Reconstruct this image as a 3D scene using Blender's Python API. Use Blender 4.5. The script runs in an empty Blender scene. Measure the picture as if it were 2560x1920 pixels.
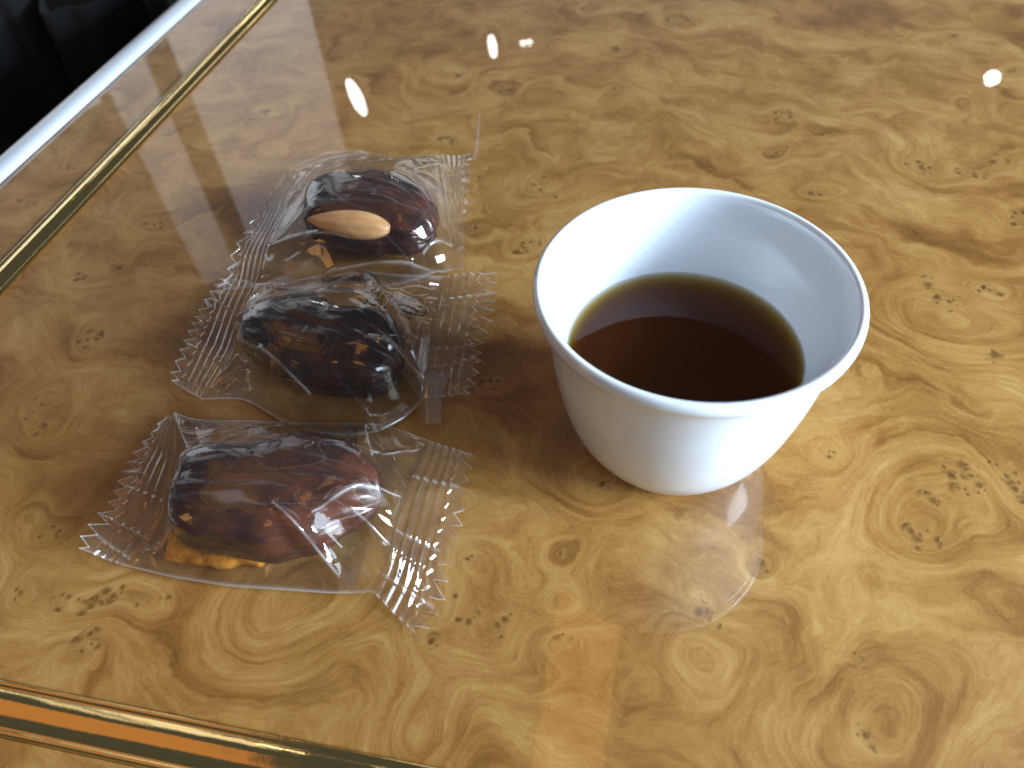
import bpy, math, random
import numpy as np
from mathutils import Vector, Matrix
random.seed(7); RNG = np.random.default_rng(11)
CM = 0.01                                   # lengths below are written in centimetres
sc = bpy.context.scene

# ------------------------------------------------------------------ camera
cam_d = bpy.data.cameras.new('camera'); cam = bpy.data.objects.new('camera', cam_d)
sc.collection.objects.link(cam); sc.camera = cam
PITCH, ROLL, FPX, CH = 0.86143, -0.078942, 1810.8, 16.235
cam_d.sensor_width = 36; cam_d.lens = FPX/2560*36
cam_d.clip_start = 0.01; cam_d.clip_end = 50
fw = Vector((0, math.cos(PITCH), -math.sin(PITCH))); r0 = Vector((1, 0, 0)); u0 = r0.cross(fw)
r = r0*math.cos(ROLL)+u0*math.sin(ROLL); u = -r0*math.sin(ROLL)+u0*math.cos(ROLL)
M = Matrix((r, u, -fw)).transposed().to_4x4(); M.translation = Vector((0, 0, CH*CM)); cam.matrix_world = M
cam_d.dof.use_dof = True; cam_d.dof.focus_distance = 0.20; cam_d.dof.aperture_fstop = 15.0

# ------------------------------------------------------------------ world and lamps
w = bpy.data.worlds.new('World'); sc.world = w; w.use_nodes = True
w.node_tree.nodes['Background'].inputs[0].default_value = (0.72, 0.85, 1.0, 1)
w.node_tree.nodes['Background'].inputs[1].default_value = 0.09
sc.view_settings.view_transform = 'Standard'; sc.view_settings.look = 'None'
sc.view_settings.exposure = 0; sc.view_settings.gamma = 1
sc.cycles.use_denoising = True
sc.cycles.transparent_max_bounces = 32; sc.cycles.max_bounces = 14; sc.cycles.glossy_bounces = 6
sc.cycles.sample_clamp_indirect = 6

def lamp(name, pos, target, size, radiance, col, shape='RECTANGLE', roll=0):
    """Area lamp of given radiance (W/m2/sr): power = radiance * area * pi."""
    d = bpy.data.lights.new(name, 'AREA'); d.shape = shape; d.size = size[0]
    if shape in ('RECTANGLE', 'ELLIPSE'): d.size_y = size[1]
    area = size[0]*size[1]*(math.pi/4 if shape in ('DISK', 'ELLIPSE') else 1)
    d.energy = radiance*area*math.pi; d.color = col
    o = bpy.data.objects.new(name, d); sc.collection.objects.link(o)
    p = Vector(pos); t = Vector(target)
    q = (t-p).to_track_quat('-Z', 'Y'); o.matrix_world = Matrix.Translation(p) @ q.to_matrix().to_4x4() @ Matrix.Rotation(roll, 4, 'Z')
    return o
def along(x, y, dx, dy, dz, t): return (x*CM+dx*t, y*CM+dy*t, dz*t)
# the window to the right of the table
lamp('window_side_light', (0.97, -0.24, 0.37), (0.03, 0.12, 0.02), (0.46, 0.34), 100.0, (0.68, 0.84, 1.0))
lamp('window_side_light', (0.60, -0.58, 0.44), (0.0, 0.12, 0.02), (0.36, 0.28), 11.0, (0.68, 0.84, 1.0))  # second pane added front right for film glints and the cup's front
# pale curtained windows at the far left, seen as grey sheens in the lacquer and in the metal
lamp('far_side_light', (-0.61, 1.92, 0.84), (-0.61+.4226, 1.92-.9063, 0.84), (0.36, 0.80), 1.0, (0.93, 0.93, 1.0))
lamp('far_side_light', (-0.886, 1.794, 0.95), (-0.886+.4226, 1.794-.9063, 0.95), (0.11, 0.72), 0.85, (0.93, 0.93, 1.0))
lamp('far_side_light', (-1.5, 1.7, 0.50), (-.2, .2, .1), (1.0, 0.62), 1.5, (0.86, 0.93, 1.0))
lamp('far_side_light', (0.9, 3.0, 0.60), (0.2, .2, .1), (2.2, 0.7), 1.2, (0.9, 0.94, 1.0))  # added low on the far side for pale lines on brass and film edges
# small ceiling lamps mirrored in the far part of the table
lamp('ceiling_lamp', along(-6.05, 31.9, -.167, .878, .447, 2.0), (-.06, .32, 0), (0.032, 0.11), 22, (1, .97, .92), 'ELLIPSE', 0.25)
lamp('ceiling_lamp', along(0.37, 35.9, .009, .911, .412, 2.6), (0, .36, 0), (0.028, 0.075), 18, (1, .97, .92), 'ELLIPSE', 0.1)
lamp('ceiling_lamp', along(1.75, 35.9, .048, .911, .411, 2.6), (0, .36, 0), (0.020, 0.020), 14, (1, .97, .92), 'DISK')
lamp('ceiling_lamp', along(2.3, 36.2, .055, .911, .411, 2.6), (0, .36, 0), (0.020, 0.020), 14, (1, .97, .92), 'DISK')
lamp('ceiling_lamp', along(21.73, 29.2, .546, .732, .408, 2.4), (.2, .29, 0), (0.04, 0.04), 26, (1, .98, .94), 'DISK')
# unseen orange sources, placed for warm reflections in lacquer, brass and film
lamp('warm_glint_light', along(0.4, 3.6, .040, .25, .967, 1.0), (0, .05, 0), (0.10, 0.42), 1.9, (1, .42, .10), roll=-0.08)
lamp('warm_glint_light', (-0.15, -0.45, 0.75), (-.05, .1, 0), (0.26, 0.12), 2.6, (1, .45, .12))  # added behind the camera for orange glints on the film
lamp('warm_glint_light', (-0.95, -0.10, 0.42), (-.05, .1, 0), (0.16, 0.26), 3.5, (1, .45, .12))  # added at the left, also for orange film glints
lamp('warm_glint_light', along(-10.5, 4.5, -.49, .25, .82, 1.0), (-.1, .05, 0), (0.80, 0.45), 0.42, (1, .42, .08), roll=0.3)

# ------------------------------------------------------------------ helpers
def link(name, me, mat=None, parent=None, smooth=True):
    o = bpy.data.objects.new(name, me); sc.collection.objects.link(o)
    if mat: me.materials.append(mat)
    if parent: o.parent = parent
    if smooth: me.polygons.foreach_set('use_smooth', [True]*len(me.polygons))
    return o
def mesh(name, V, F):
    me = bpy.data.meshes.new(name); me.from_pydata((np.asarray(V, float)*CM).tolist(), [], F if isinstance(F, list) else F.tolist()); me.update(); return me
def grid_faces(nu, nv, off=0, wrap=False):
    i, j = np.meshgrid(np.arange(nu-1), np.arange(nv if wrap else nv-1), indexing='ij')
    j2 = (j+1) % nv
    return np.stack([i*nv+j, (i+1)*nv+j, (i+1)*nv+j2, i*nv+j2], -1).reshape(-1, 4)+off
def empty(name, loc, label, cat, group=None):
    o = bpy.data.objects.new(name, None); sc.collection.objects.link(o); o.location = [c*CM for c in loc]
    o.empty_display_size = .01; tag(o, label, cat, group); return o
def tag(o, label, cat, group=None):
    o['label'] = label; o['category'] = cat
    if group: o['group'] = group
def smooth01(x): x = np.clip(x, 0, 1); return x*x*(3-2*x)
def vnoise(x, y, seed=0):
    """smooth value noise, -1..1"""
    t = np.random.default_rng(seed).uniform(-1, 1, (64, 64))
    xi = np.floor(x).astype(int); yi = np.floor(y).astype(int); fx = x-xi; fy = y-yi
    fx = fx*fx*fx*(fx*(6*fx-15)+10); fy = fy*fy*fy*(fy*(6*fy-15)+10)
    g = lambda a, b: t[a % 64, b % 64]
    return (g(xi, yi)*(1-fx)+g(xi+1, yi)*fx)*(1-fy)+(g(xi, yi+1)*(1-fx)+g(xi+1, yi+1)*fx)*fy
def resample(P, n):
    P = np.asarray(P, float); d = np.r_[0, np.cumsum(np.linalg.norm(np.diff(P, axis=0), axis=1))]; t = np.linspace(0, d[-1], n)
    return np.stack([np.interp(t, d, P[:, k]) for k in range(P.shape[1])], -1)
def smoothline(P, n, it=0):
    Q = resample(P, n); k = max(1, n//25)
    for _ in range(3):
        R = np.pad(Q, ((k, k), (0, 0)), mode='reflect', reflect_type='odd')
        Q = np.stack([np.convolve(R[:, c], np.ones(2*k+1)/(2*k+1), 'valid') for c in range(Q.shape[1])], -1)
    return Q

class Nodes:
    def __init__(s, name):
        s.m = bpy.data.materials.new(name); s.m.use_nodes = True; s.t = s.m.node_tree; s.t.nodes.clear()
        s.out = s.t.nodes.new('ShaderNodeOutputMaterial')
    def n(s, typ, **kw):
        nd = s.t.nodes.new('ShaderNode'+typ)
        for k, v in kw.items():
            if k.startswith('i_'):
                key = k[2:]; key = int(key) if key.isdigit() else key.replace('_', ' ')
                s.set(nd.inputs[key], v)
            else: setattr(nd, k, v)
        return nd
    def set(s, sock, v):
        if isinstance(v, bpy.types.NodeSocket): s.t.links.new(v, sock)
        elif isinstance(v, bpy.types.Node): s.t.links.new(v.outputs[0], sock)
        else: sock.default_value = v
    def math(s, op, a, b=None, c=None, clamp=False):
        nd = s.t.nodes.new('ShaderNodeMath'); nd.operation = op; nd.use_clamp = clamp; s.set(nd.inputs[0], a)
        if b is not None: s.set(nd.inputs[1], b)
        if c is not None: s.set(nd.inputs[2], c)
        return nd.outputs[0]
    def vmath(s, op, a, b=None, sc_=None):
        nd = s.t.nodes.new('ShaderNodeVectorMath'); nd.operation = op; s.set(nd.inputs[0], a)
        if b is not None: s.set(nd.inputs[1], b)
        if sc_ is not None: s.set(nd.inputs['Scale'], sc_)
        return nd.outputs['Value'] if op in ('LENGTH', 'DOT_PRODUCT') else nd.outputs[0]
    def noise(s, vec, scale, detail=2, rough=.5, dim='3D', w=None, dist=0):
        nd = s.n('TexNoise', noise_dimensions=dim); nd.inputs['Scale'].default_value = scale
        nd.inputs['Detail'].default_value = detail; nd.inputs['Roughness'].default_value = rough; nd.inputs['Distortion'].default_value = dist
        if vec is not None: s.set(nd.inputs['Vector'], vec)
        if w is not None: s.set(nd.inputs['W'], w)
        return nd
    def ramp(s, fac, stops, interp='LINEAR'):
        nd = s.n('ValToRGB'); s.set(nd.inputs[0], fac); cr = nd.color_ramp; cr.interpolation = interp
        while len(cr.elements) < len(stops): cr.elements.new(.5)
        for e, (p, c) in zip(cr.elements, stops): e.position = p; e.color = (*c, 1) if len(c) == 3 else c
        return nd.outputs[0]
    def mix(s, f, a, b, blend='MIX'):
        nd = s.n('Mix', data_type='RGBA', blend_type=blend); s.set(nd.inputs[0], f)
        for k, v in ((6, a), (7, b)): s.set(nd.inputs[k], (*v, 1) if isinstance(v, tuple) and len(v) == 3 else v)
        return nd.outputs[2]
    def step(s, x, lo, hi):
        nd = s.n('MapRange', interpolation_type='SMOOTHSTEP'); s.set(nd.inputs[0], x)
        nd.inputs[1].default_value = lo; nd.inputs[2].default_value = hi; return nd.outputs[0]
    def bsdf(s, color, **kw):
        b = s.n('BsdfPrincipled'); s.set(b.inputs['Base Color'], (*color, 1) if isinstance(color, tuple) else color)
        for k, v in kw.items(): s.set(b.inputs[k.replace('_', ' ')], v)
        s.t.links.new(b.outputs[0], s.out.inputs[0]); return b
    def bump(s, b, h, strength, dist):
        nd = s.n('Bump'); nd.inputs['Strength'].default_value = strength; nd.inputs['Distance'].default_value = dist
        s.set(nd.inputs['Height'], h); s.t.links.new(nd.outputs[0], b.inputs['Normal'])

# ------------------------------------------------------------------ materials
def mat_burl():
    s = Nodes('burl_veneer')
    P = s.vmath('SCALE', s.n('NewGeometry').outputs['Position'], sc_=100.0)          # centimetres
    ph = s.n('Attribute', attribute_name='phase').outputs['Fac']; eye = s.n('Attribute', attribute_name='eye').outputs['Fac']
    wn = s.noise(P, .27, 3, .5); wv = s.vmath('SCALE', s.vmath('SUBTRACT', wn.outputs['Color'], (.5, .5, .5)), sc_=3.0)
    Q = s.vmath('ADD', P, wv)
    nb = s.noise(Q, .22, 2, .5).outputs[0]
    nm = s.noise(Q, 1.1, 4, .55).outputs[0]
    phase = s.math('ADD', s.math('MULTIPLY_ADD', nb, 3.6, ph), s.math('MULTIPLY', nm, .20))
    r1 = s.noise(None, .80, 4, .5, '1D', w=phase).outputs[0]
    saw = s.math('FRACT', s.math('MULTIPLY_ADD', phase, .62, s.math('MULTIPLY', nm, .35)))
    band = s.math('MULTIPLY', s.step(saw, 0.0, .10), s.math('POWER', s.math('SUBTRACT', 1.0, saw), 2.2))
    bmask = s.step(s.noise(Q, .30, 2).outputs[0], .40, .62)
    band = s.math('MULTIPLY', band, bmask)
    cx = s.n('SeparateXYZ', i_0=Q)
    fv = s.n('CombineXYZ', i_0=s.math('MULTIPLY', phase, 5.5), i_1=s.math('MULTIPLY', cx.outputs[0], .8), i_2=s.math('MULTIPLY', cx.outputs[1], .8))
    fib = s.noise(fv.outputs[0], 1.0, 5, .62).outputs[0]
    mot = s.noise(Q, .40, 4, .55, dist=.6).outputs[0]
    fleck = s.noise(P, 8.0, 4, .65, dist=1.0).outputs[0]
    fv2 = s.n('CombineXYZ', i_0=s.math('MULTIPLY', phase, 26.0), i_1=s.math('MULTIPLY', cx.outputs[0], 2.2), i_2=s.math('MULTIPLY', cx.outputs[1], 2.2))
    fib2 = s.noise(fv2.outputs[0], 1.0, 4, .65).outputs[0]
    pore = s.noise(P, 24.0, 2, .6).outputs[0]
    fl = s.n('CombineXYZ', i_0=s.math('MULTIPLY', phase, 1.8), i_1=s.math('MULTIPLY', cx.outputs[0], .32), i_2=s.math('MULTIPLY', cx.outputs[1], .32))
    flow = s.noise(fl.outputs[0], 1.0, 5, .6).outputs[0]
    hair = s.noise(P, 13.0, 3, .6, dist=2.2).outputs[0]
    v = s.math('ADD', s.math('MULTIPLY', r1, .20), s.math('MULTIPLY_ADD', mot, .32, s.math('MULTIPLY', flow, .48)))
    v = s.math('ADD', v, s.math('MULTIPLY', s.math('SUBTRACT', hair, .5), s.math('MULTIPLY', s.noise(P, .45, 2).outputs[0], .40)))
    v = s.math('ADD', v, s.math('MULTIPLY', s.math('SUBTRACT', fib2, .5), .22))
    v = s.math('ADD', v, s.math('MULTIPLY', s.math('SUBTRACT', pore, .5), .10))
    v = s.math('SUBTRACT', v, s.math('MULTIPLY', band, .20))
    v = s.math('ADD', v, s.math('MULTIPLY', s.math('SUBTRACT', fib, .5), .30))
    v = s.math('ADD', v, s.math('MULTIPLY', s.math('SUBTRACT', fleck, .5), .12))
    col = s.ramp(v, [(.22, (.130, .049, .0080)), (.38, (.228, .101, .0200)), (.50, (.312, .156, .0390)), (.62, (.395, .221, .0680)), (.78, (.480, .296, .1080))])
    # pale islands round the eyes
    col = s.mix(s.math('MULTIPLY', eye, .16), col, (.38, .21, .060))
    # bird's eyes
    Pw = s.vmath('ADD', P, s.vmath('SCALE', s.vmath('SUBTRACT', s.noise(P, 2.2, 2).outputs['Color'], (.5, .5, .5)), sc_=.25))
    clus = s.noise(P, .95, 2, .5).outputs[0]
    for scale, lo, hi, thr, dk in ((1.9, .11, .30, .93, .82), (3.6, .10, .32, 1.00, .76)):
        vo = s.n('TexVoronoi', voronoi_dimensions='2D', feature='F1'); s.set(vo.inputs['Vector'], Pw); vo.inputs['Scale'].default_value = scale
        rnd = s.n('SeparateColor', i_0=vo.outputs['Color']); dist = vo.outputs['Distance']
        rad = s.math('MULTIPLY_ADD', s.math('POWER', rnd.outputs[0], 2.3), hi, lo)
        keep = s.step(s.math('ADD', s.math('MULTIPLY_ADD', clus, 1.1, -.55), s.math('ADD', eye, s.math('MULTIPLY', rnd.outputs[1], .45))), thr, thr+.08)
        q = s.math('ADD', s.math('DIVIDE', dist, rad), s.math('MULTIPLY', s.math('SUBTRACT', fleck, .5), .5))
        fade = s.math('MULTIPLY', keep, s.math('MULTIPLY_ADD', rnd.outputs[2], .40, .60))
        halo = s.math('MULTIPLY', s.math('SUBTRACT', 1.0, s.step(q, .6, 2.6)), fade)
        dot = s.math('MULTIPLY', s.math('SUBTRACT', 1.0, s.step(q, .15, 1.20)), fade)
        ring = s.math('MULTIPLY', s.math('MULTIPLY', s.step(q, 1.1, 1.5), s.math('SUBTRACT', 1.0, s.step(q, 1.6, 2.1))), fade)
        col = s.mix(s.math('MULTIPLY', halo, .75), col, (.180, .078, .015))
        col = s.mix(s.math('MULTIPLY', ring, .30), col, (.39, .225, .066))
        col = s.mix(s.math('MULTIPLY', dot, dk), col, (.068, .024, .005))
    b = s.bsdf(col, Roughness=.45, Specular_IOR_Level=.25, Coat_Weight=1.0, Coat_Roughness=.012, Coat_IOR=1.5)
    wob = s.n('Bump'); wob.inputs['Strength'].default_value = .008; wob.inputs['Distance'].default_value = .002
    s.set(wob.inputs['Height'], s.noise(P, .5, 2).outputs[0]); s.t.links.new(wob.outputs[0], b.inputs['Coat Normal'])
    return s.m
def mat_brass():
    s = Nodes('polished_brass'); P = s.vmath('SCALE', s.n('NewGeometry').outputs['Position'], sc_=100.0)
    n = s.noise(P, 3, 4, .6).outputs[0]
    b = s.bsdf((.95, .68, .27), Metallic=1.0, Roughness=s.math('MULTIPLY_ADD', n, .10, .03))
    s.bump(b, s.math('ADD', s.noise(P, .6, 2).outputs[0], s.math('MULTIPLY', s.noise(P, 14, 3, .7).outputs[0], .05)), .15, .002); return s.m
def mat_trim():
    s = Nodes('white_enamel_trim'); s.bsdf((.50, .54, .58), Roughness=.25); return s.m
def mat_porcelain():
    s = Nodes('white_porcelain'); P = s.vmath('SCALE', s.n('NewGeometry').outputs['Position'], sc_=100.0)
    b = s.bsdf((.76, .82, .88), Roughness=.16, Coat_Weight=.6, Coat_Roughness=.05)
    s.bump(b, s.noise(P, .8, 3).outputs[0], .06, .002); return s.m
def film_factor(s, layers):
    g = s.n('NewGeometry')
    c = s.math('ABSOLUTE', s.vmath('DOT_PRODUCT', g.outputs['Incoming'], g.outputs['Normal']))
    F = s.math('MULTIPLY_ADD', s.math('POWER', s.math('SUBTRACT', 1.0, c, clamp=True), 5.0), .95, .032)
    n = 2.0*layers
    return s.math('DIVIDE', s.math('MULTIPLY', F, n), s.math('MULTIPLY_ADD', F, n-1, 1.0))
def mat_film(name, layers, rough, haze):
    s = Nodes(name)
    P = s.vmath('SCALE', s.n('NewGeometry').outputs['Position'], sc_=100.0)
    bp = s.n('Bump'); bp.inputs['Strength'].default_value = .10; bp.inputs['Distance'].default_value = .0004
    s.set(bp.inputs['Height'], s.noise(P, 5, 4, .6).outputs[0])
    tr = s.n('BsdfTransparent'); tr.inputs[0].default_value = (.99, .99, .988, 1)
    gl = s.n('BsdfGlossy'); gl.inputs['Roughness'].default_value = rough; s.t.links.new(bp.outputs[0], gl.inputs['Normal'])
    df = s.n('BsdfDiffuse'); df.inputs[0].default_value = (.8, .8, .8, 1)
    hz = s.math('ADD', s.n('Attribute', attribute_name='crease').outputs['Fac'], haze)
    m0 = s.n('MixShader', i_0=hz); s.t.links.new(tr.outputs[0], m0.inputs[1]); s.t.links.new(df.outputs[0], m0.inputs[2])
    m = s.n('MixShader', i_0=film_factor(s, layers)); s.t.links.new(m0.outputs[0], m.inputs[1]); s.t.links.new(gl.outputs[0], m.inputs[2])
    s.t.links.new(m.outputs[0], s.out.inputs[0]); return s.m
def mat_date(name, base, red, wet):
    s = Nodes(name); P = s.vmath('SCALE', s.n('TexCoord').outputs['Object'], sc_=100.0)
    n1 = s.noise(P, .9, 4, .6).outputs[0]; n2 = s.noise(P, 6, 4, .6).outputs[0]
    st = s.n('Mapping'); s.set(st.inputs[0], P); st.inputs['Scale'].default_value = (.9, 2.2, 2.2)
    n3 = s.noise(st.outputs[0], 1.0, 4, .6).outputs[0]
    col = s.mix(s.step(s.math('MULTIPLY_ADD', n3, .5, s.math('MULTIPLY', n1, .5)), .42, .62), base, red)
    col = s.mix(s.math('MULTIPLY', s.step(n2, .62, .75), .15), col, (.16, .09, .06))
    b = s.bsdf(col, Roughness=s.math('MULTIPLY_ADD', n2, .25, .18), Specular_IOR_Level=.45, Coat_Weight=wet, Coat_Roughness=.10)
    h = s.math('MULTIPLY_ADD', n3, .6, s.math('MULTIPLY', n2, .25)); s.bump(b, h, .30, .0012); return s.m
def mat_almond():
    s = Nodes('blanched_almond'); P = s.vmath('SCALE', s.n('TexCoord').outputs['Object'], sc_=100.0)
    st = s.n('Mapping'); s.set(st.inputs[0], P); st.inputs['Scale'].default_value = (.5, 3, 3)
    n = s.noise(st.outputs[0], 1.6, 4, .6).outputs[0]
    col = s.ramp(n, [(.3, (.46, .225, .088)), (.5, (.54, .290, .125)), (.7, (.60, .350, .165))])
    b = s.bsdf(col, Roughness=.42, Subsurface_Weight=.25, Subsurface_Radius=(.004, .002, .001)); s.bump(b, n, .3, .0006); return s.m
def mat_peel():
    s = Nodes('candied_peel'); P = s.vmath('SCALE', s.n('TexCoord').outputs['Object'], sc_=100.0)
    n = s.noise(P, 2.5, 4, .6).outputs[0]
    col = s.ramp(n, [(.3, (.16, .045, .006)), (.5, (.38, .13, .012)), (.7, (.52, .22, .03))])
    b = s.bsdf(col, Roughness=.28, Coat_Weight=.5); s.bump(b, n, .5, .001); return s.m
def mat_coffee():
    s = Nodes('black_coffee')
    g = s.n('NewGeometry'); c = s.math('ABSOLUTE', s.vmath('DOT_PRODUCT', g.outputs['Incoming'], g.outputs['Normal']))
    F = s.math('MULTIPLY_ADD', s.math('POWER', s.math('SUBTRACT', 1.0, c, clamp=True), 5.0), .98, .021)
    tr = s.n('BsdfTransparent'); gl = s.n('BsdfGlossy'); gl.inputs['Roughness'].default_value = .01
    df = s.n('BsdfDiffuse'); df.inputs[0].default_value = (.24, .066, .018, 1)
    m0 = s.n('MixShader', i_0=.17); s.t.links.new(tr.outputs[0], m0.inputs[1]); s.t.links.new(df.outputs[0], m0.inputs[2])
    m = s.n('MixShader', i_0=F); s.t.links.new(m0.outputs[0], m.inputs[1]); s.t.links.new(gl.outputs[0], m.inputs[2])
    s.t.links.new(m.outputs[0], s.out.inputs[0])
    v = s.n('VolumeAbsorption'); v.inputs['Color'].default_value = (.74, .60, 0, 1); v.inputs['Density'].default_value = 450
    s.t.links.new(v.outputs[0], s.out.inputs['Volume']); return s.m
def mat_plain(name, col, rough=.7):
    s = Nodes(name); P = s.vmath('SCALE', s.n('NewGeometry').outputs['Position'], sc_=100.0)
    n = s.noise(P, 2.0, 4, .6).outputs[0]
    s.bsdf(s.mix(n, tuple(c*.7 for c in col), tuple(c*1.3 for c in col)), Roughness=rough); return s.m
BURL, BRASS, TRIM, PORC = mat_burl(), mat_brass(), mat_trim(), mat_porcelain()
FILM = mat_film('clear_film', 1.1, .03, .008); SEALM = mat_film('crimped_film', 2.2, .05, .02)
DATE_DARK = mat_date('date_flesh_dark', (.026, .0100, .0070), (.070, .0190, .0100), .30)
DATE_RED = mat_date('date_flesh_reddish', (.036, .0120, .0075), (.092, .0250, .0100), .30)
DATE_BLACK = mat_date('date_flesh_black', (.017, .0075, .0058), (.050, .0150, .0085), .25)
ALMOND, PEEL, COFFEE = mat_almond(), mat_peel(), mat_coffee()
INK = mat_plain('black_ink', (.012, .010, .009)); FLOOR = mat_plain('dark_floor', (.006, .005, .005), .8)
CLOTH = mat_plain('dark_cloth', (.004, .0045, .006), .9); EDGE = mat_plain('dark_joint', (.03, .02, .012), .6)

# ------------------------------------------------------------------ table
YAW = 0.24847
TX = np.array([math.cos(YAW), -math.sin(YAW)]); TY = np.array([math.sin(YAW), math.cos(YAW)])   # across / along the left edge
def tab(a, b): return TX*a+TY*b
A0, B0 = -21.85, 3.17                        # inner edges of the brass strips
STRIP = 1.12
table = empty('table', (0, 0, 0), 'glossy burl wood table with brass strips and pale edge under the cup and dates', 'table')
KNOTS = [(10.77,8.98,1.45),(13.24,15.13,1.76),(12.46,9.66,.49),(12.36,8.9,.43),(6.94,3.83,1.2),(3.77,5.72,.66),(3.96,6.53,.54),(1.92,10.37,.84),(1.01,8.38,.2),(.81,7.06,.19),(.63,6.22,.23),(-5.79,7.45,1.44),(-11.14,8.13,.6),(-10.3,8.11,.5),(-9.51,8.1,.3),(-10.49,7.0,.58),(-2.37,6.51,.41),(-1.04,6.62,1.01),(-2.57,4.27,.84),(1.67,23.93,1.08),(12.2,32.73,1.08),(17.31,23.45,1.44),(15.99,23.04,.72),(-1.89,33.82,1.54),(5.58,38.84,1.03),(-9.9,31.52,1.32),(-8.83,27.57,.86),(-17.58,28.27,.9),(-19.12,25.23,.84),(-14.82,20.72,1.19),(-8.2,40.7,1.33),(-14.05,14.65,.76),(-13.84,13.53,.61),(11.87,22.05,.43),(9.8,36.73,1.17),(15.33,16.18,.48),(-.59,14.0,.47),(-1.32,8.37,.3),(5.54,7.57,.28),(8.35,10.54,.26),(9.58,8.06,.56),(-8.89,7.96,.3),(-12.34,10.0,.43),(-13.17,10.55,.44),(-12.43,8.46,.31),(4.66,19.69,.41),(-13.16,23.35,.64)]
SWIRL = {0: 3.4, 1: 3.0, 4: 3.2, 5: 2.2, 7: 2.0, 11: 4.0, 17: 2.6, 18: 2.4, 17: 2.2}
NOEYE = {5, 11, 18}
kn = [(x, y, rr, SWIRL.get(i, 1.3), i not in NOEYE) for i, (x, y, rr) in enumerate(KNOTS)]
krng = np.random.default_rng(5)
while len(kn) < 210:                          # more figure beyond the clusters that can be made out
    x, y = krng.uniform(-34, 48), krng.uniform(-6, 62)
    if all(math.hypot(x-k[0], y-k[1]) > 1.5+k[2] for k in kn): kn.append((x, y, krng.uniform(.25, .8), krng.uniform(.5, 1.6), True))
def burl_fields(X, Y):
    ph = .20*X+.33*Y+.5*np.sin(.21*X+.13*Y); eye = np.zeros_like(X)
    for i, (x, y, rr, amp, ey) in enumerate(kn):
        g = np.random.default_rng(100+i); st = g.uniform(.75, 1.3); an = g.uniform(0, math.pi)
        dx, dy = X-x, Y-y; a = dx*math.cos(an)+dy*math.sin(an); b = -dx*math.sin(an)+dy*math.cos(an)
        d = np.sqrt((a*st)**2+(b/st)**2); R = max(rr, .45)*1.25
        ph += amp*np.exp(-(d/R)**2/1.1)*(1 if i % 5 else -1)
        if ey and rr < .75: eye = np.maximum(eye, 1-smooth01((d-.45*rr)/(.65*rr+.12)))
        elif ey:                              # a large knot carries a few separate groups of eyes
            for q in range(4):
                ex, ey_ = x+g.normal(0, .48*rr), y+g.normal(0, .55*rr); er = g.uniform(.18, .34)*rr
                eye = np.maximum(eye, 1-smooth01((np.hypot(X-ex, Y-ey_)-.6*er)/(.9*er)))
    return ph, eye
def panel(name, a0, a1, b0, b1, step, z=0.0):
    """a veneered board of the table top: fine grid on top, 2 cm thick"""
    na, nb = max(2, int((a1-a0)/step)+1), max(2, int((b1-b0)/step)+1)
    A, B = np.meshgrid(np.linspace(a0, a1, na), np.linspace(b0, b1, nb), indexing='ij')
    P = A[..., None]*TX+B[..., None]*TY; V = np.concatenate([P.reshape(-1, 2), np.full((na*nb, 1), z)], 1)
    ph, eye = burl_fields(V[:, 0], V[:, 1]); F = grid_faces(na, nb).tolist(); n = len(V)
    cor = [0, (na-1)*nb, na*nb-1, nb-1]; low = V[cor]-[0, 0, 2.0]; V = np.vstack([V, low]); ph = np.r_[ph, ph[cor]]; eye = np.r_[eye, eye[cor]]
    rims = [[i*nb for i in range(na)], [(na-1)*nb+j for j in range(nb)], [i*nb+nb-1 for i in range(na-1, -1, -1)], list(range(nb-1, -1, -1))]
    for k, rim in enumerate(rims): F.append(rim[::-1]+[n+k, n+(k+1) % 4])
    F.append([n+3, n+2, n+1, n][::1])
    me = mesh(name, V, F)
    for nm, arr in (('phase', ph), ('eye', eye)):
        at = me.attributes.new(nm, 'FLOAT', 'POINT'); at.data.foreach_set('value', arr.astype(np.float32))
    o = link(name, me, BURL, table, smooth=False); return o
AE, BE, A1, B1 = -26.35, -1.6, 52.0, 66.0
panel('veneer_panel', A0, A1, B0, B1, .22)
panel('border_board', AE, A0-STRIP, BE, B1, .25)
panel('border_board', A0-STRIP, A1, BE, B0-STRIP, .25)
def strip(name, mat, pts, prof, parent, up=(0, 0, 1)):
    """sweep a closed profile (offset across, height) along a straight run between two table points"""
    V = []
    n = 60; p0, p1 = np.array(pts[0]), np.array(pts[1]); d = (p1-p0)/np.linalg.norm(p1-p0); c = np.array([-d[1], d[0]])
    for t in np.linspace(0, 1, n):
        q = p0+(p1-p0)*t
        for o_, z_ in prof: V.append([*(q+c*o_), z_])
    m = len(prof); F = grid_faces(n, m, wrap=True).tolist(); F += [list(range(m)), list(range((n-1)*m, n*m))[::-1]]
    return link(name, mesh(name, V, F), mat, parent)
def bead(width, h, n=17, flat=.75, low=-.6):
    a = np.linspace(math.pi, 0, n); p = [(width/2*math.copysign(abs(math.cos(x))**flat, math.cos(x)), h*math.sin(x)**.8) for x in a]
    return [(-width/2, low)]+p+[(width/2, low)]
def channel():
    h = [(-.545, -.6), (-.545, .03), (-.53, .075), (-.50, .10), (-.465, .108), (-.43, .10), (-.405, .082)]
    c = [(x, .07+.13*(1-(x/.39)**2)) for x in np.linspace(-.39, .39, 17)]
    return h+c+[(-x, z) for x, z in h[::-1]]
ac, bc = A0-STRIP/2, B0-STRIP/2
strip('brass_strip', BRASS, (tab(ac, B0-STRIP+.005), tab(ac, B1)), channel(), table)
strip('brass_strip', BRASS, (tab(A0+.004, bc), tab(A1, bc)), channel(), table)
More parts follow.
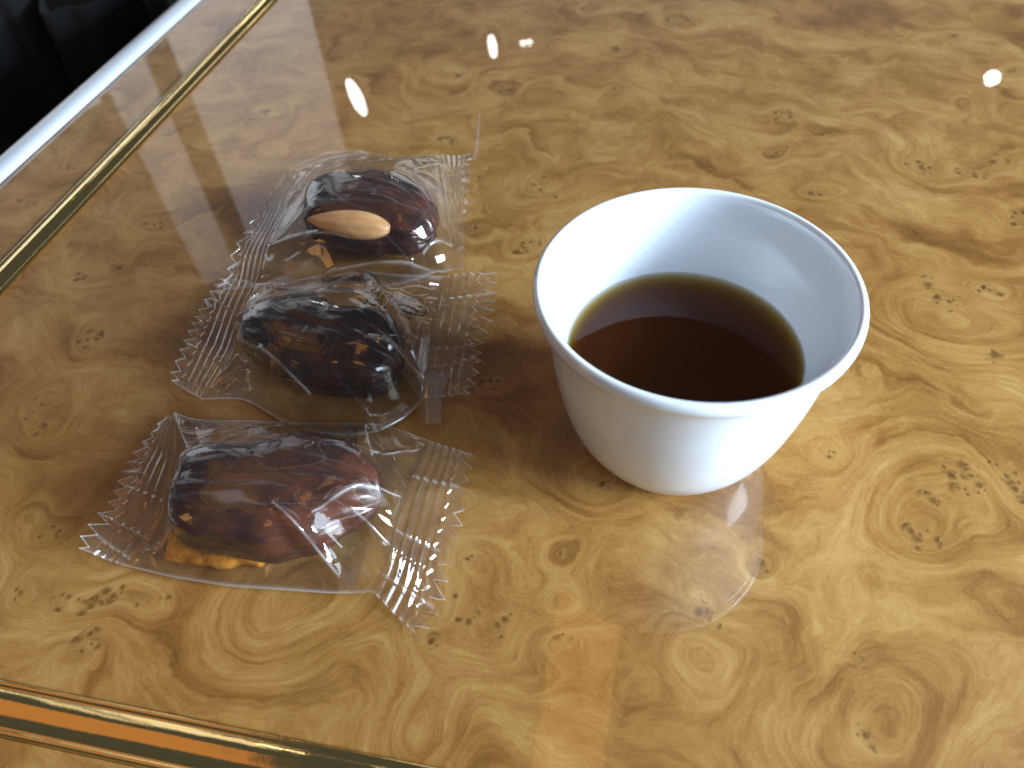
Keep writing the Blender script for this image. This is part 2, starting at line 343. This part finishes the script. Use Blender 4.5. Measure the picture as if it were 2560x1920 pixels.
strip('edge_trim', TRIM, (tab(AE-.63, BE), tab(AE-.63, B1)), bead(1.15, .34, flat=.9, low=-2.2), table)
strip('edge_joint', EDGE, (tab(AE-.028, BE), tab(AE-.028, B1)), [(-.025, -1), (-.025, .02), (.025, .02), (.025, -1)], table)

# ------------------------------------------------------------------ floor and the dark cloth beyond the table
fl = link('floor', mesh('floor', [(-300, -200, -72), (300, -200, -72), (300, 400, -72), (-300, 400, -72)], [[0, 1, 2, 3]]), FLOOR); fl['kind'] = 'structure'
fx = np.linspace(-62, -20, 120); fz = np.linspace(-70, -6, 30)
FX, FZ = np.meshgrid(fx, fz, indexing='ij')
FY = 62+2.2*np.sin(FX*.62+.4*np.sin(FX*.21))+.9*np.sin(FX*1.7)+.03*(FZ+40)
cl = link('hanging_cloth', mesh('hanging_cloth', np.stack([FX+.05*FZ, FY, FZ], -1).reshape(-1, 3), grid_faces(120, 30)), CLOTH)
m_ = cl.modifiers.new('thickness', 'SOLIDIFY'); m_.thickness = .002
tag(cl, 'dark grey cloth hanging in blurred folds beyond the white table edge', 'cloth')

# ------------------------------------------------------------------ cup and coffee
CX, CY = 4.20, 11.80
cup = empty('coffee_cup', (CX, CY, 0), 'small handleless white porcelain cup half filled with black coffee', 'cup')
NS = 160
def lathe(name, prof, mat, parent, closed_end=()):
    pr = np.array(prof); th = np.linspace(0, 2*math.pi, NS, endpoint=False)
    V = np.stack([pr[:, :1]*np.cos(th), pr[:, :1]*np.sin(th), np.repeat(pr[:, 1:2], NS, 1)], -1).reshape(-1, 3)
    F = grid_faces(len(pr), NS, wrap=True)[:, ::-1].tolist()
    for e in closed_end:
        ring = [e*NS+k for k in range(NS)]; F.append(ring if e == 0 else ring[::-1])
    return link(name, mesh(name, V, F), mat, parent)
def spline(P, n):
    P = np.array(P, float); d = np.r_[0, np.cumsum(np.linalg.norm(np.diff(P, axis=0), axis=1))]; t = np.linspace(0, d[-1], n)
    m = np.gradient(P, d, axis=0); i = np.clip(np.searchsorted(d, t)-1, 0, len(P)-2); h = (d[i+1]-d[i])[:, None]; s = ((t-d[i])[:, None])/h
    return (2*s**3-3*s**2+1)*P[i]+(s**3-2*s**2+s)*h*m[i]+(-2*s**3+3*s**2)*P[i+1]+(s**3-s**2)*h*m[i+1]
full = spline([(1.45, .16), (1.50, .10), (1.56, .03), (1.72, .015), (1.95, .045), (2.2, .22), (2.46, .6), (2.70, 1.1), (2.91, 1.8), (3.07, 2.6), (3.185, 3.4), (3.255, 4.1), (3.305, 4.52), (3.36, 4.82), (3.415, 4.98), (3.495, 5.055), (3.57, 5.15), (3.60, 5.27), (3.578, 5.38), (3.525, 5.44), (3.46, 5.455), (3.395, 5.42), (3.36, 5.31), (3.33, 5.12), (3.27, 4.75), (3.19, 4.4), (3.06, 4.0), (2.80, 3.25), (2.60, 2.5), (2.38, 1.7), (2.05, 1.0), (1.5, .58), (.8, .45), (.02, .43)], 230)
itop = int(full[:, 1].argmax()); icr = int(np.argmin(np.hypot(full[:, 0]-3.415, full[:, 1]-4.98)))
inner = full[full[:, 1].argmax():]
def sided(name, prof):
    o = lathe(name, prof, PORC, cup); me = o.data
    pr = np.array(full); tg = np.gradient(pr, axis=0); nr = np.stack([tg[:, 1], -tg[:, 0]], -1); nr /= np.linalg.norm(nr, axis=1, keepdims=True)+1e-9
    co = np.empty(len(me.vertices)*3, np.float32); me.vertices.foreach_get('co', co); co = co.reshape(-1, 3)/CM; rad = np.hypot(co[:, 0], co[:, 1])
    N = []
    for k in range(len(prof)):
        q = int(np.argmin(np.hypot(full[:, 0]-prof[k][0], full[:, 1]-prof[k][1]))); N.append(nr[q])
    N = np.repeat(np.array(N), NS, 0); c, s_ = co[:, 0]/rad, co[:, 1]/rad
    me.normals_split_custom_set_from_vertices(np.stack([N[:, 0]*c, N[:, 0]*s_, N[:, 1]], -1).tolist()); return o
sided('bowl', np.vstack([[(.02, .16)], full[:icr+1]]))
sided('rim', full[icr:itop+1])
sided('inner_wall', full[itop:])
cr = 2.80
coffee_prof = [(.01, 3.25), *[(x, 3.25) for x in np.linspace(.3, cr-.16, 8)], (cr-.08, 3.254), (cr-.03, 3.266), (cr+.02, 3.30), (cr+.06, 3.2), *[(x+.05, z-.04) for x, z in inner if z < 3.1]]
cof = lathe('coffee', coffee_prof[::-1], COFFEE, None)
cof.location = (CX*CM, CY*CM, 0)
tag(cof, 'dark brown coffee with an olive rim filling the white cup halfway', 'coffee')

# ------------------------------------------------------------------ dates
class Date:
    """Star-shaped plan outline, rounded section: P = c + (rho*q, zc + c*sin)"""
    def __init__(s, outline, squash, c, zc, seed, groove=None):
        O = np.array(outline); s.cen = (O.min(0)+O.max(0))/2
        O = O-s.cen; O[:, 1] = O[:, 1]*squash
        ang = np.arctan2(O[:, 1], O[:, 0]); rr = np.hypot(O[:, 0], O[:, 1]); k = np.argsort(ang)
        a, r_ = ang[k], rr[k]; a = np.r_[a-2*math.pi, a, a+2*math.pi]; r_ = np.r_[r_, r_, r_]
        s.pa = np.linspace(-math.pi, math.pi, 721); v = np.interp(s.pa, a, r_)
        ker = np.hanning(41); ker /= ker.sum(); s.pr = np.convolve(np.r_[v[-41:-1], v, v[1:41]], ker, 'same')[40:-40]
        s.c, s.zc, s.seed = c, zc, seed; s.groove = groove
        ev, evec = np.linalg.eigh(np.cov(O.T)); s.ax = evec[:, 1]*(1 if evec[0, 1] > 0 else -1); s.e = 1.25
    def rho(s, ang): return np.interp((ang+math.pi) % (2*math.pi)-math.pi, s.pa, s.pr)
    def top(s, X, Y):
        dx, dy = X-s.cen[0], Y-s.cen[1]; q = np.clip(np.hypot(dx, dy)/s.rho(np.arctan2(dy, dx)), 0, 1)
        z = s.zc+s.c*np.power(np.clip(1-q**(2*s.e), 0, 1), .5/s.e*1.0)
        return np.where(q < 1, z, -1)
    def build(s, name, mat, parent, nu=260, nv=130):
        phi = np.linspace(-math.pi, math.pi, nu, endpoint=False); psi = np.linspace(-math.pi/2, math.pi/2, nv)
        PH, PS = np.meshgrid(phi, psi, indexing='ij'); cq = np.power(np.abs(np.cos(PS)), 1/s.e); sq = np.sign(PS)*np.power(np.abs(np.sin(PS)), 1/s.e)
        R = s.rho(PH)*cq; X, Y, Z = R*np.cos(PH), R*np.sin(PH), s.c*sq
        al = X*s.ax[0]+Y*s.ax[1]; ac_ = -X*s.ax[1]+Y*s.ax[0]
        th = np.arctan2(Z/s.c, ac_/1.4)
        wr = .55*vnoise(al*.45+7, th*2.3+20, s.seed)+.30*vnoise(al*.8+3, th*5+40, s.seed+1)+.20*vnoise(al*1.8, th*7+9, s.seed+2)+.10*vnoise(al*4+5, th*11+3, s.seed+3)
        ridge = -np.abs(vnoise(al*.5+11, th*3.1+13, s.seed+4))
        d = .10*wr+.09*ridge
        n = np.stack([X/1.8, Y/1.8, Z/s.c], -1); n /= np.linalg.norm(n, axis=-1, keepdims=True)+1e-6
        X = X+n[..., 0]*d; Y = Y+n[..., 1]*d; Z = Z+n[..., 2]*d
        if s.groove:
            (x0, y0), (x1, y1), wd, dp, zside = s.groove
            gx, gy = x1-x0, y1-y0; L = math.hypot(gx, gy); t = ((X+s.cen[0]-x0)*gx+(Y+s.cen[1]-y0)*gy)/L**2
            dd = ((X+s.cen[0]-x0)*-gy+(Y+s.cen[1]-y0)*gx)/L; dd = dd+.06*vnoise(al*1.1, th*0+2, s.seed+5)
            g = np.exp(-(dd/wd)**2)*smooth01((t+.05)/.12)*smooth01((1.05-t)/.12)*(Z > zside); lip = np.exp(-((np.abs(dd)-wd*1.9)/(wd*.7))**2)*(Z > zside)
            Z = Z-dp*g+.06*lip
        V = np.stack([X, Y, np.maximum(Z, -s.zc+.05)], -1).reshape(-1, 3)
        F = grid_faces(nu, nv, 0)
        i = np.arange(nv-1); F2 = np.stack([(nu-1)*nv+i, i, i+1, (nu-1)*nv+i+1], -1)
        me = mesh(name, V, np.vstack([F, F2]))
        o = link(name, me, mat, parent); o.location = ((s.cen[0]-parent['cx'])*CM, (s.cen[1]-parent['cy'])*CM, s.zc*CM)
        return o
D1 = [(-6.94,22.77),(-6.83,23.55),(-6.53,24.34),(-5.73,24.53),(-5.09,24.31),(-4.26,24.15),(-3.28,23.64),(-2.55,22.49),(-2.13,21.45),(-2.04,20.78),(-2.12,20.08),(-2.28,19.22),(-2.9,18.39),(-3.74,18.68),(-4.58,18.78),(-5.46,19.22),(-6.11,19.76),(-6.48,20.28),(-6.78,21.31)]
D2 = [(-8.12,16.16),(-7.86,16.75),(-7.26,17.24),(-6.5,17.44),(-5.69,17.28),(-5.02,16.49),(-4.81,16.26),(-3.94,16.2),(-3.16,15.81),(-3.03,14.76),(-3.04,13.78),(-3.15,13.21),(-3.73,12.74),(-4.39,12.86),(-5.49,13.12),(-6.19,13.47),(-7.24,14.47),(-7.79,15.15)]
D3 = [(-8.64,9.44),(-8.73,10.17),(-8.58,10.91),(-8.76,10.99),(-8.65,11.43),(-7.74,11.66),(-6.99,11.5),(-6.06,11.65),(-5.45,11.8),(-4.75,11.64),(-4.1,11.28),(-3.54,10.66),(-3.42,10.21),(-3.47,9.38),(-3.71,9.05),(-4.22,8.8),(-4.76,8.23),(-5.36,8.23),(-6.06,8.11),(-6.65,8.3),(-7.19,8.44),(-8.33,8.92)]
dates = [Date(D1, .70, 1.02, 1.08, 21, ((-7.0, 20.75), (-2.0, 19.75), .20, .30, -.1)), Date(D2, .80, 1.05, 1.10, 31), Date(D3, .90, 1.0, 1.06, 41)]

# ------------------------------------------------------------------ film wrappers
def set_attr(me, nm, arr):
    at = me.attributes.new(nm, 'FLOAT', 'POINT'); at.data.foreach_set('value', np.asarray(arr, np.float32))
def creases(X, Y, lines):
    z = np.zeros_like(X); wh = np.zeros_like(X)
    for (x0, y0, x1, y1, h, wd) in lines:
        gx, gy = x1-x0, y1-y0; L = math.hypot(gx, gy)+1e-9; t = ((X-x0)*gx+(Y-y0)*gy)/L**2; d = np.abs((X-x0)*-gy+(Y-y0)*gx)/L
        tt = np.clip(t, 0, 1); over = np.abs(t-tt)*L; d = np.hypot(d, over)
        z += h*np.maximum(0, 1-d/wd)**1.5*(.35+.65*np.sin(math.pi*np.clip(tt*.9+.05, 0, 1)))
        wh = np.maximum(wh, .34*np.exp(-(d/.022)**2)*(.3+.7*np.abs(np.sin(tt*7+x0*3))))
    return z, wh
def coons(L, R, B, T, nu, nv):
    """L,R run bottom->top; B,T run left->right"""
    uu = np.linspace(0, 1, nu)[:, None, None]; vv = np.linspace(0, 1, nv)[None, :, None]
    L, R, B, T = smoothline(L, nv)[None], smoothline(R, nv)[None], smoothline(B, nu)[:, None], smoothline(T, nu)[:, None]
    P00, P10, P01, P11 = (L[:, :1]+B[:1])/2, (R[:, :1]+B[-1:])/2, (L[:, -1:]+T[:1])/2, (R[:, -1:]+T[-1:])/2
    return (1-uu)*L+uu*R+(1-vv)*B+vv*T-((1-uu)*(1-vv)*P00+uu*(1-vv)*P10+(1-uu)*vv*P01+uu*vv*P11)
def relax(Z, obst, it, push, fixed=True):
    for k in range(it):
        A = Z.copy(); A[1:-1, 1:-1] = .25*(Z[2:, 1:-1]+Z[:-2, 1:-1]+Z[1:-1, 2:]+Z[1:-1, :-2])+push
        A = np.maximum(A, obst); A[0], A[-1], A[:, 0], A[:, -1] = Z[0], Z[-1], Z[:, 0], Z[:, -1]; Z = A
    return Z
def upsample(Z, nu, nv):
    a = np.linspace(0, Z.shape[0]-1, nu); b = np.linspace(0, Z.shape[1]-1, nv)
    i = np.clip(a.astype(int), 0, Z.shape[0]-2); j = np.clip(b.astype(int), 0, Z.shape[1]-2); fa = (a-i)[:, None]; fb = (b-j)[None]
    return (Z[i][:, j]*(1-fa)+Z[i+1][:, j]*fa)*(1-fb)+(Z[i][:, j+1]*(1-fa)+Z[i+1][:, j+1]*fa)*fb
def blur(Z, k):
    for ax in (0, 1):
        P = np.pad(Z, [(k, k) if a == ax else (0, 0) for a in (0, 1)], mode='edge')
        Z = np.apply_along_axis(lambda v: np.convolve(v, np.ones(2*k+1)/(2*k+1), 'valid'), ax, P)
    return Z
def film_body(name, date, Li, Ri, B, T, lines, seed, parent, push, ox, oy, amp=1.0):
    nu, nv = 70, 56
    P = coons(Li, Ri, B, T, nu, nv); ob = date.top(P[..., 0], P[..., 1])+.10; ob = np.where(ob < .1, .02, ob)
    zb = P[..., 2].copy(); Z = np.maximum(zb, ob*.9); Z[0], Z[-1], Z[:, 0], Z[:, -1] = zb[0], zb[-1], zb[:, 0], zb[:, -1]
    Z = relax(Z, ob, 900, push)
    nu2, nv2 = 300, 240
    Q = coons(Li, Ri, B, T, nu2, nv2); Zt = blur(upsample(Z, nu2, nv2), 4)
    uu = np.linspace(0, 1, nu2)[:, None]; vv = np.linspace(0, 1, nv2)[None]
    edge = smooth01(np.minimum(uu, 1-uu)/.03)*smooth01(np.minimum(vv, 1-vv)/.05)
    X, Y = Q[..., 0], Q[..., 1]
    # tension folds running from the seals, soft buckles, sharp creases
    wr = .055*vnoise(uu*3.4+3+1.2*vv, vv*5+.8*uu, seed)+.010*vnoise(uu*7+1, vv*9+4, seed+1)
    fold = 1-2*np.abs(vnoise(uu*3.2+vv*2.1+5, vv*5.5-uu*1.6+9, seed+2)); fold = np.maximum(fold-.55, 0)*.13
    fold2 = 1-2*np.abs(vnoise(uu*6-vv*4+1, vv*8+uu*5+2, seed+3)); fold2 = np.maximum(fold2-.7, 0)*.07
    seal_fold = (np.exp(-uu/.06)+np.exp(-(1-uu)/.06))*.05*np.sin(vv*40+3*vnoise(vv*9+0*uu, uu*4, seed+4))
    cz, wh = creases(X, Y, lines)
    dtop = date.top(X, Y); near = blur(np.where((dtop > 0) & (Zt-dtop < .25), 1.0, 0.0), 9)
    Zt = Zt+edge*amp*(wr*(1-.55*near)+(fold+fold2)*(1-.75*near)+seal_fold)+cz
    flo = np.where(dtop > 0, dtop+.07, .03); Zt = .5*(Zt+flo+np.sqrt((Zt-flo)**2+.03**2))
    lo = .05+.018*vnoise(uu*9, vv*7, seed+6); fall = np.maximum.reduce([np.exp(-uu/.05)+0*vv, np.exp(-(1-uu)/.05)+0*vv, np.exp(-vv/.05)+0*uu, np.exp(-(1-vv)/.07)+0*uu])
    edgez = Q[..., 2]; Zb = np.minimum(lo*(1-fall)+np.minimum(edgez, Zt)*fall, Zt-.01*(fall < .99))
    n = nu2*nv2
    V = np.concatenate([np.stack([X-ox, Y-oy, Zt], -1).reshape(-1, 3), np.stack([X-ox, Y-oy, Zb], -1).reshape(-1, 3)])
    F = np.vstack([grid_faces(nu2, nv2), grid_faces(nu2, nv2, n)[:, ::-1]])
    me = mesh(name, V, F)
    wh = np.maximum(wh, .06*smooth01((fold/.13-.40)/.05)); wh = np.maximum(wh, .04*smooth01((fold2/.07-.26)/.04))
    rim = np.maximum.reduce([np.exp(-vv/.006)+0*uu, np.exp(-(1-vv)/.006)+0*uu]); wh = np.maximum(wh, .30*rim)
    set_attr(me, 'crease', np.r_[wh.ravel(), .25*rim.ravel()])
    return link(name, me, FILM, parent), (np.stack([X[0], Y[0], Zt[0]], -1), np.stack([X[-1], Y[-1], Zt[-1]], -1))
def seal(inner, outer, teeth, seed, parent, ox, oy, side, wave=.10, ridge=.028, nr=5.0, tail=None):
    na, nb = 84, 300
    I, O = smoothline(inner, nb), smoothline(outer, nb); a = np.linspace(0, 1, na)[:, None]; b = np.linspace(0, 1, nb)[None]
    tri = 2*np.abs((b*teeth+(.30*vnoise(b*teeth*.45, b*0+3, seed))) % 1-.5); ext = 1+(.25+.07*vnoise(b*teeth*.5+9, b*0, seed+9))*(tri-.5)*smooth01((a-.55)/.45)+.05*vnoise(b*5+2, b*0+1, seed+10)*smooth01((a-.4)/.6)
    A3 = (a*ext)[..., None]; P = I[None]*(1-A3)+O[None]*A3
    wob = 1+.10*vnoise(b*4+a*0, a*0+5, seed+1)
    rid = np.sin(2*math.pi*(a*nr/.86+.10*vnoise(b*3+a*0, a*0+5, seed+1))); mask = smooth01((a-.04)/.06)*smooth01((.80-a)/.06)*(.72+.28*vnoise(b*6+2, a*3, seed+2))
    z = ridge*rid*mask
    z = z+wave*vnoise(b*3.1+a*.6, a*.8+2, seed+3)*smooth01(a/.5)+.30*wave*vnoise(b*8+a*1.5, a*2+7, seed+4)*smooth01(a/.25)
    cr = np.zeros_like(z)
    g = np.random.default_rng(seed)
    for c in g.uniform(.08, .95, 6): cr += g.uniform(-.03, .03)*np.maximum(0, 1-np.abs(b+.06*(a-.5)-c)/.018)
    z = z+cr*smooth01(a/.15)+.05*smooth01((a-.8)/.2)*vnoise(b*teeth*.9, a*0+1, seed+5)
    z = z+.055*smooth01((a-.96)/.04)*(.6+.4*vnoise(b*teeth*1.3+3, a*0+4, seed+8))
    Z = np.maximum(P[..., 2]+z, .03)
    V = np.stack([P[..., 0]-ox, P[..., 1]-oy, Z], -1).reshape(-1, 3); F = grid_faces(na, nb)
    if tail is not None:
        V2, F2 = tail; V2 = np.array(V2)-[ox, oy, 0]; F = np.vstack([F, F2+len(V)]); V = np.vstack([V, V2])
    me = mesh('crimped_seal', V, F)
    wh = np.maximum(.40*smooth01((a-.955)/.03)+0*b, .09*smooth01((rid*mask-.6)/.3)); wh = np.maximum(wh, .13*smooth01((np.abs(cr)-.010)/.01)); wh = np.maximum(wh, .3*(np.exp(-b/.008)+np.exp(-(1-b)/.008))+0*a)
    wh = np.r_[wh.ravel(), np.full(len(V)-wh.size, .06)]; set_attr(me, 'crease', wh)
    return link('crimped_seal', me, SEALM, parent)
def ribbon(path, width_dir, wds, n=60, curl=0.0):
    """a thin strip of film along a path; returns verts, faces"""
    P = smoothline(path, n); wd = np.array(width_dir, float); m = 9; k = np.linspace(-.5, .5, m)
    ws = np.interp(np.linspace(0, 1, n), np.linspace(0, 1, len(wds)), wds)
    V = P[:, None]+k[None, :, None]*ws[:, None, None]*wd+np.stack([0*k, 0*k, curl*(.25-k*k)], -1)[None]
    return V.reshape(-1, 3), grid_faces(n, m)
def text_on(txt, pos, size, ang, parent, ox, oy):
    cu = bpy.data.curves.new('printed_text', 'FONT'); cu.body = txt; cu.size = size*CM; cu.align_x = 'LEFT'; cu.resolution_u = 3; cu.offset = .010*CM; cu.space_character = 1.12
    tmp = bpy.data.objects.new('tmp', cu); sc.collection.objects.link(tmp); bpy.context.view_layer.update()
    me = bpy.data.meshes.new_from_object(tmp.evaluated_get(bpy.context.evaluated_depsgraph_get())); bpy.data.objects.remove(tmp)
    c, s_ = math.cos(ang), math.sin(ang)
    for v in me.vertices:                      # printed on the outside of the lower film: seen from inside, mirrored
        x, y = -v.co.x, v.co.y; v.co = ((pos[0]-ox)*CM+x*c-y*s_, (pos[1]-oy)*CM+x*s_+y*c, pos[2]*CM)
    me.name = 'printed_text'; return link('printed_text', me, INK, parent, smooth=False)

GROUP = 'film wrapped dates in a column beside the cup'
W = [dict(
 L=[(-8.24,25.27,.45),(-8.46,24.4,.45),(-8.74,23.28,.45),(-9.01,22.4,.45),(-9.25,21.59,.45),(-9.4,21.06,.4),(-9.47,20.45,.35),(-9.45,19.59,.3),(-9.43,18.87,.2)],
 Li=[(-7.85,25.4,.55),(-7.96,23.96,.4),(-8.06,22.59,.35),(-8.18,21.65,.35),(-8.33,20.94,.3),(-8.3,19.99,.25),(-8.37,19.14,.15)],
 B=[(-8.37,19.14,.15),(-6.82,18.72,.12),(-5.4,18.4,.12),(-3.51,18.5,.15),(-1.52,19.1,.2)],
 T=[(-7.85,25.4,.55),(-6.56,25.78,.75),(-5.24,26.23,.6),(-3.71,26.03,.35),(-2.17,25.9,.4)],
 Ri=[(-2.17,25.9,.4),(-2.02,24.83,.5),(-1.87,22.96,.5),(-1.77,21.02,.4),(-1.52,19.1,.2)],
 R=[(-.85,25.5,.45),(-.98,24.09,.75),(-1.05,22.63,.85),(-1.10,21.13,.75),(-1.16,20.12,.6),(-1.30,18.8,.3)],
 lines=[(-7.9,25.4,-5.2,26.1,.25,.28),(-8.1,20.8,-5.0,19.6,.15,.2),(-2.0,25,-3,23.5,.2,.3),(-1.7,20,-2.6,19.2,.25,.35),(-6.5,18.9,-2.2,18.9,.2,.2)]),
 dict(
 L=[(-9.58,19.29,.4),(-9.65,18.67,.35),(-9.8,18.05,.35),(-9.87,17.38,.35),(-9.93,16.79,.35),(-10.03,16.2,.35),(-10.12,15.6,.3),(-10.22,15.2,.25),(-10.1,14.83,.2)],
 Li=[(-8.1,18.5,.75),(-8.39,18.03,.5),(-8.5,17.29,.35),(-8.58,16.58,.3),(-8.64,15.72,.3),(-8.87,14.92,.25),(-9.2,14.2,.1)],
 B=[(-9.2,14.2,.1),(-7.95,14.12,.1),(-6.52,13.0,.1),(-5.4,12.5,.1),(-4.0,12.35,.1),(-3.02,12.9,.1),(-2.56,13.5,.2)],
 T=[(-8.1,18.5,.75),(-6.59,18.15,.9),(-5.27,18.0,1.0),(-4.84,18.33,1.1),(-3.34,18.13,.95),(-1.93,18.3,.6)],
 Ri=[(-1.93,18.3,.6),(-2.05,17.58,.5),(-2.2,16.66,.6),(-2.31,15.79,.72),(-2.42,14.79,.65),(-2.56,13.5,.2)],
 R=[(-.4,18.37,.55),(-.49,17.78,.5),(-.56,17.12,.45),(-.66,16.49,.35),(-.76,15.9,.25),(-.87,15.36,.2),(-1.0,14.8,.2),(-1.12,14.23,.2),(-1.32,13.5,.2)],
 lines=[(-8.0,18.3,-6.9,17.2,.3,.3),(-4.9,18.3,-7.2,17.0,.25,.25),(-4.5,18.2,-3.3,15.6,.3,.3),(-3.3,15.8,-2.4,13.6,.28,.22),(-7.9,15.2,-5.6,13.2,.2,.25),(-3.8,14.2,-2.5,13.9,.25,.3),(-9,15.3,-7.6,15.9,.15,.2)]),
 dict(
 L=[(-10.0,13.49,.35),(-10.17,13.15,.35),(-10.31,12.74,.35),(-10.42,12.22,.35),(-10.51,11.73,.35),(-10.59,11.27,.35),(-10.68,10.81,.35),(-10.77,10.24,.4),(-10.93,9.85,.45),(-11.05,9.3,.4)],
 Li=[(-9.72,13.54,.4),(-9.49,12.73,.3),(-9.35,11.94,.3),(-9.28,10.99,.3),(-9.23,10.19,.3),(-9.35,9.56,.3),(-9.7,8.98,.25),(-10.0,8.9,.15)],
 B=[(-10.0,8.9,.15),(-8.75,8.5,.08),(-7.14,8.1,.08),(-5.79,7.9,.08),(-4.51,7.7,.08),(-3.65,7.6,.25)],
 T=[(-9.72,13.54,.4),(-9.29,13.25,.35),(-7.44,13.08,.3),(-6.14,12.86,.3),(-4.42,12.66,.35),(-3.91,12.58,.4),(-3.09,12.19,.45),(-2.37,11.74,.5)],
 Ri=[(-2.37,11.74,.5),(-2.52,11.17,.55),(-2.86,10.23,.65),(-2.99,9.46,.75),(-3.12,8.77,.80),(-3.22,8.19,.72),(-3.65,7.6,.3)],
 R=[(-1.25,11.25,.35),(-1.29,10.78,.32),(-1.44,10.23,.3),(-1.56,9.71,.26),(-1.69,9.22,.22),(-1.82,8.71,.2),(-1.94,8.23,.18),(-2.07,7.77,.16),(-2.2,7.31,.14),(-2.36,6.85,.12),(-2.57,6.5,.1)],
 lines=[(-9.6,13.2,-8.6,11.6,.22,.35),(-4.2,12.6,-3.6,10.6,.3,.3),(-3.6,10.7,-2.6,11.4,.2,.3),(-3.9,9.0,-3.1,8.4,.3,.4),(-5.6,9.0,-4.4,7.9,.35,.28),(-4.8,8.9,-3.4,9.6,.2,.3),(-3.0,9.8,-4.4,9.2,.25,.35)])]
LABELS = ['film wrapped dark date topped with a pale blanched almond, farthest from the front brass strip',
          'film wrapped almost black wrinkled date lying between the almond date and the orange peel date',
          'film wrapped reddish brown date with orange peel under it, nearest the front brass strip']
for i, (dt, wp) in enumerate(zip(dates, W)):
    ox, oy = float(dt.cen[0]), float(dt.cen[1])
    root = empty('wrapped_date', (ox, oy, 0), LABELS[i], 'wrapped date', GROUP); root['cx'] = ox; root['cy'] = oy
    dob = dt.build('date', (DATE_DARK, DATE_BLACK, DATE_RED)[i], root)
    body, ends = film_body('film_wrapper', dt, wp['Li'][::-1], wp['Ri'][::-1], wp['B'], wp['T'], wp['lines'], 50+10*i, root, (.0003, .0007, .0004)[i], ox, oy)
    tails = [None, None]
    if i == 1:
        tails[1] = ribbon([(-2.45, 14.2, .35), (-2.4, 13.5, .28), (-2.38, 13.0, .22), (-2.36, 12.5, .15)], (1, .06, 0), [1.3, .75, .6, .55], curl=.5)
    if i == 0:
        tails[1] = ribbon([(-.78, 25.0, .6), (-.62, 25.6, .85), (-.55, 26.4, 1.05), (-.42, 27.3, 1.3)], (.8, .1, .5), [.25, .16, .12, .05], curl=.15)
    nt_ = (11, 12, 13)[i]
    for sd, (inn, out) in enumerate(((ends[0][::-1], wp['L']), (ends[1][::-1], wp['R']))):
        seal(inn, out, nt_, 300+20*i+7*sd, body, ox, oy, sd, wave=(.16, .10, .12)[i], ridge=(.034, .044, .048)[i]*(1.0 if sd else .8), tail=tails[sd])
    if i == 0: text_on('ALMOND', (-4.30, 19.0, .11), .42, -.03, body, ox, oy)
    if i == 1:
        for k, t in enumerate(('P:25/11/21', 'E:25/11/22')): text_on(t, (-2.75+.1*k, 17.42-.46*k, .12), .46, -.40, body, ox, oy)
    if i == 2:
        for k, t in enumerate(('KHIDRI ORANGE', 'P:25/11/21', 'E:25/11/22')): text_on(t, (-4.45, 12.42-.40*k, .11), .40, -.10, body, ox, oy)
    if i == 0:
        # almond lying in the slit on the near side of the date
        nu, nv = 72, 40; t = np.linspace(0, 1, nu)[:, None]; a = np.linspace(0, 2*math.pi, nv, endpoint=False)[None]
        tr_ = 1-t; rr = np.sin(math.pi*tr_**.80)**.66*(1-.16*tr_)
        x = (t-.5)*2.95; y = .52*rr*np.cos(a); z = .40*rr*np.sin(a)*(1+.05*np.sin(5*a))
        z = z+.012*vnoise(x*3+0*a, np.cos(a)*6+0*x, 3)
        V = np.stack([x+0*a, y, z], -1).reshape(-1, 3)
        al = link('almond', mesh('almond', V, grid_faces(nu, nv, wrap=True)), ALMOND, dob)
        al.location = ((-5.0-ox)*CM, (20.05-oy)*CM, (1.68-dt.zc)*CM); al.rotation_euler = (math.radians(38), math.radians(2), math.radians(-15))
    if i == 2:
        nu, nv = 90, 36; t = np.linspace(0, 1, nu)[:, None]; a = np.linspace(0, 2*math.pi, nv, endpoint=False)[None]
        x = (t-.5)*2.6; env = np.minimum(1, np.minimum(t, 1-t)/.05+.15)
        y = (.42+.1*vnoise(t*5, a*0, 8))*env*np.sign(np.cos(a))*np.abs(np.cos(a))**.5; z = .25*env*np.sign(np.sin(a))*np.abs(np.sin(a))**.6+.06*vnoise(x*2.5+0*a, np.cos(a)*2+0*x, 9)
        V = np.stack([x+0*a, y, z], -1).reshape(-1, 3)
        pe = link('orange_peel', mesh('orange_peel', V, grid_faces(nu, nv, wrap=True)), PEEL, dob)
        pe.location = ((-7.6-ox)*CM, (9.05-oy)*CM, (.36-dt.zc)*CM); pe.rotation_euler = (math.radians(15), 0, math.radians(-8))
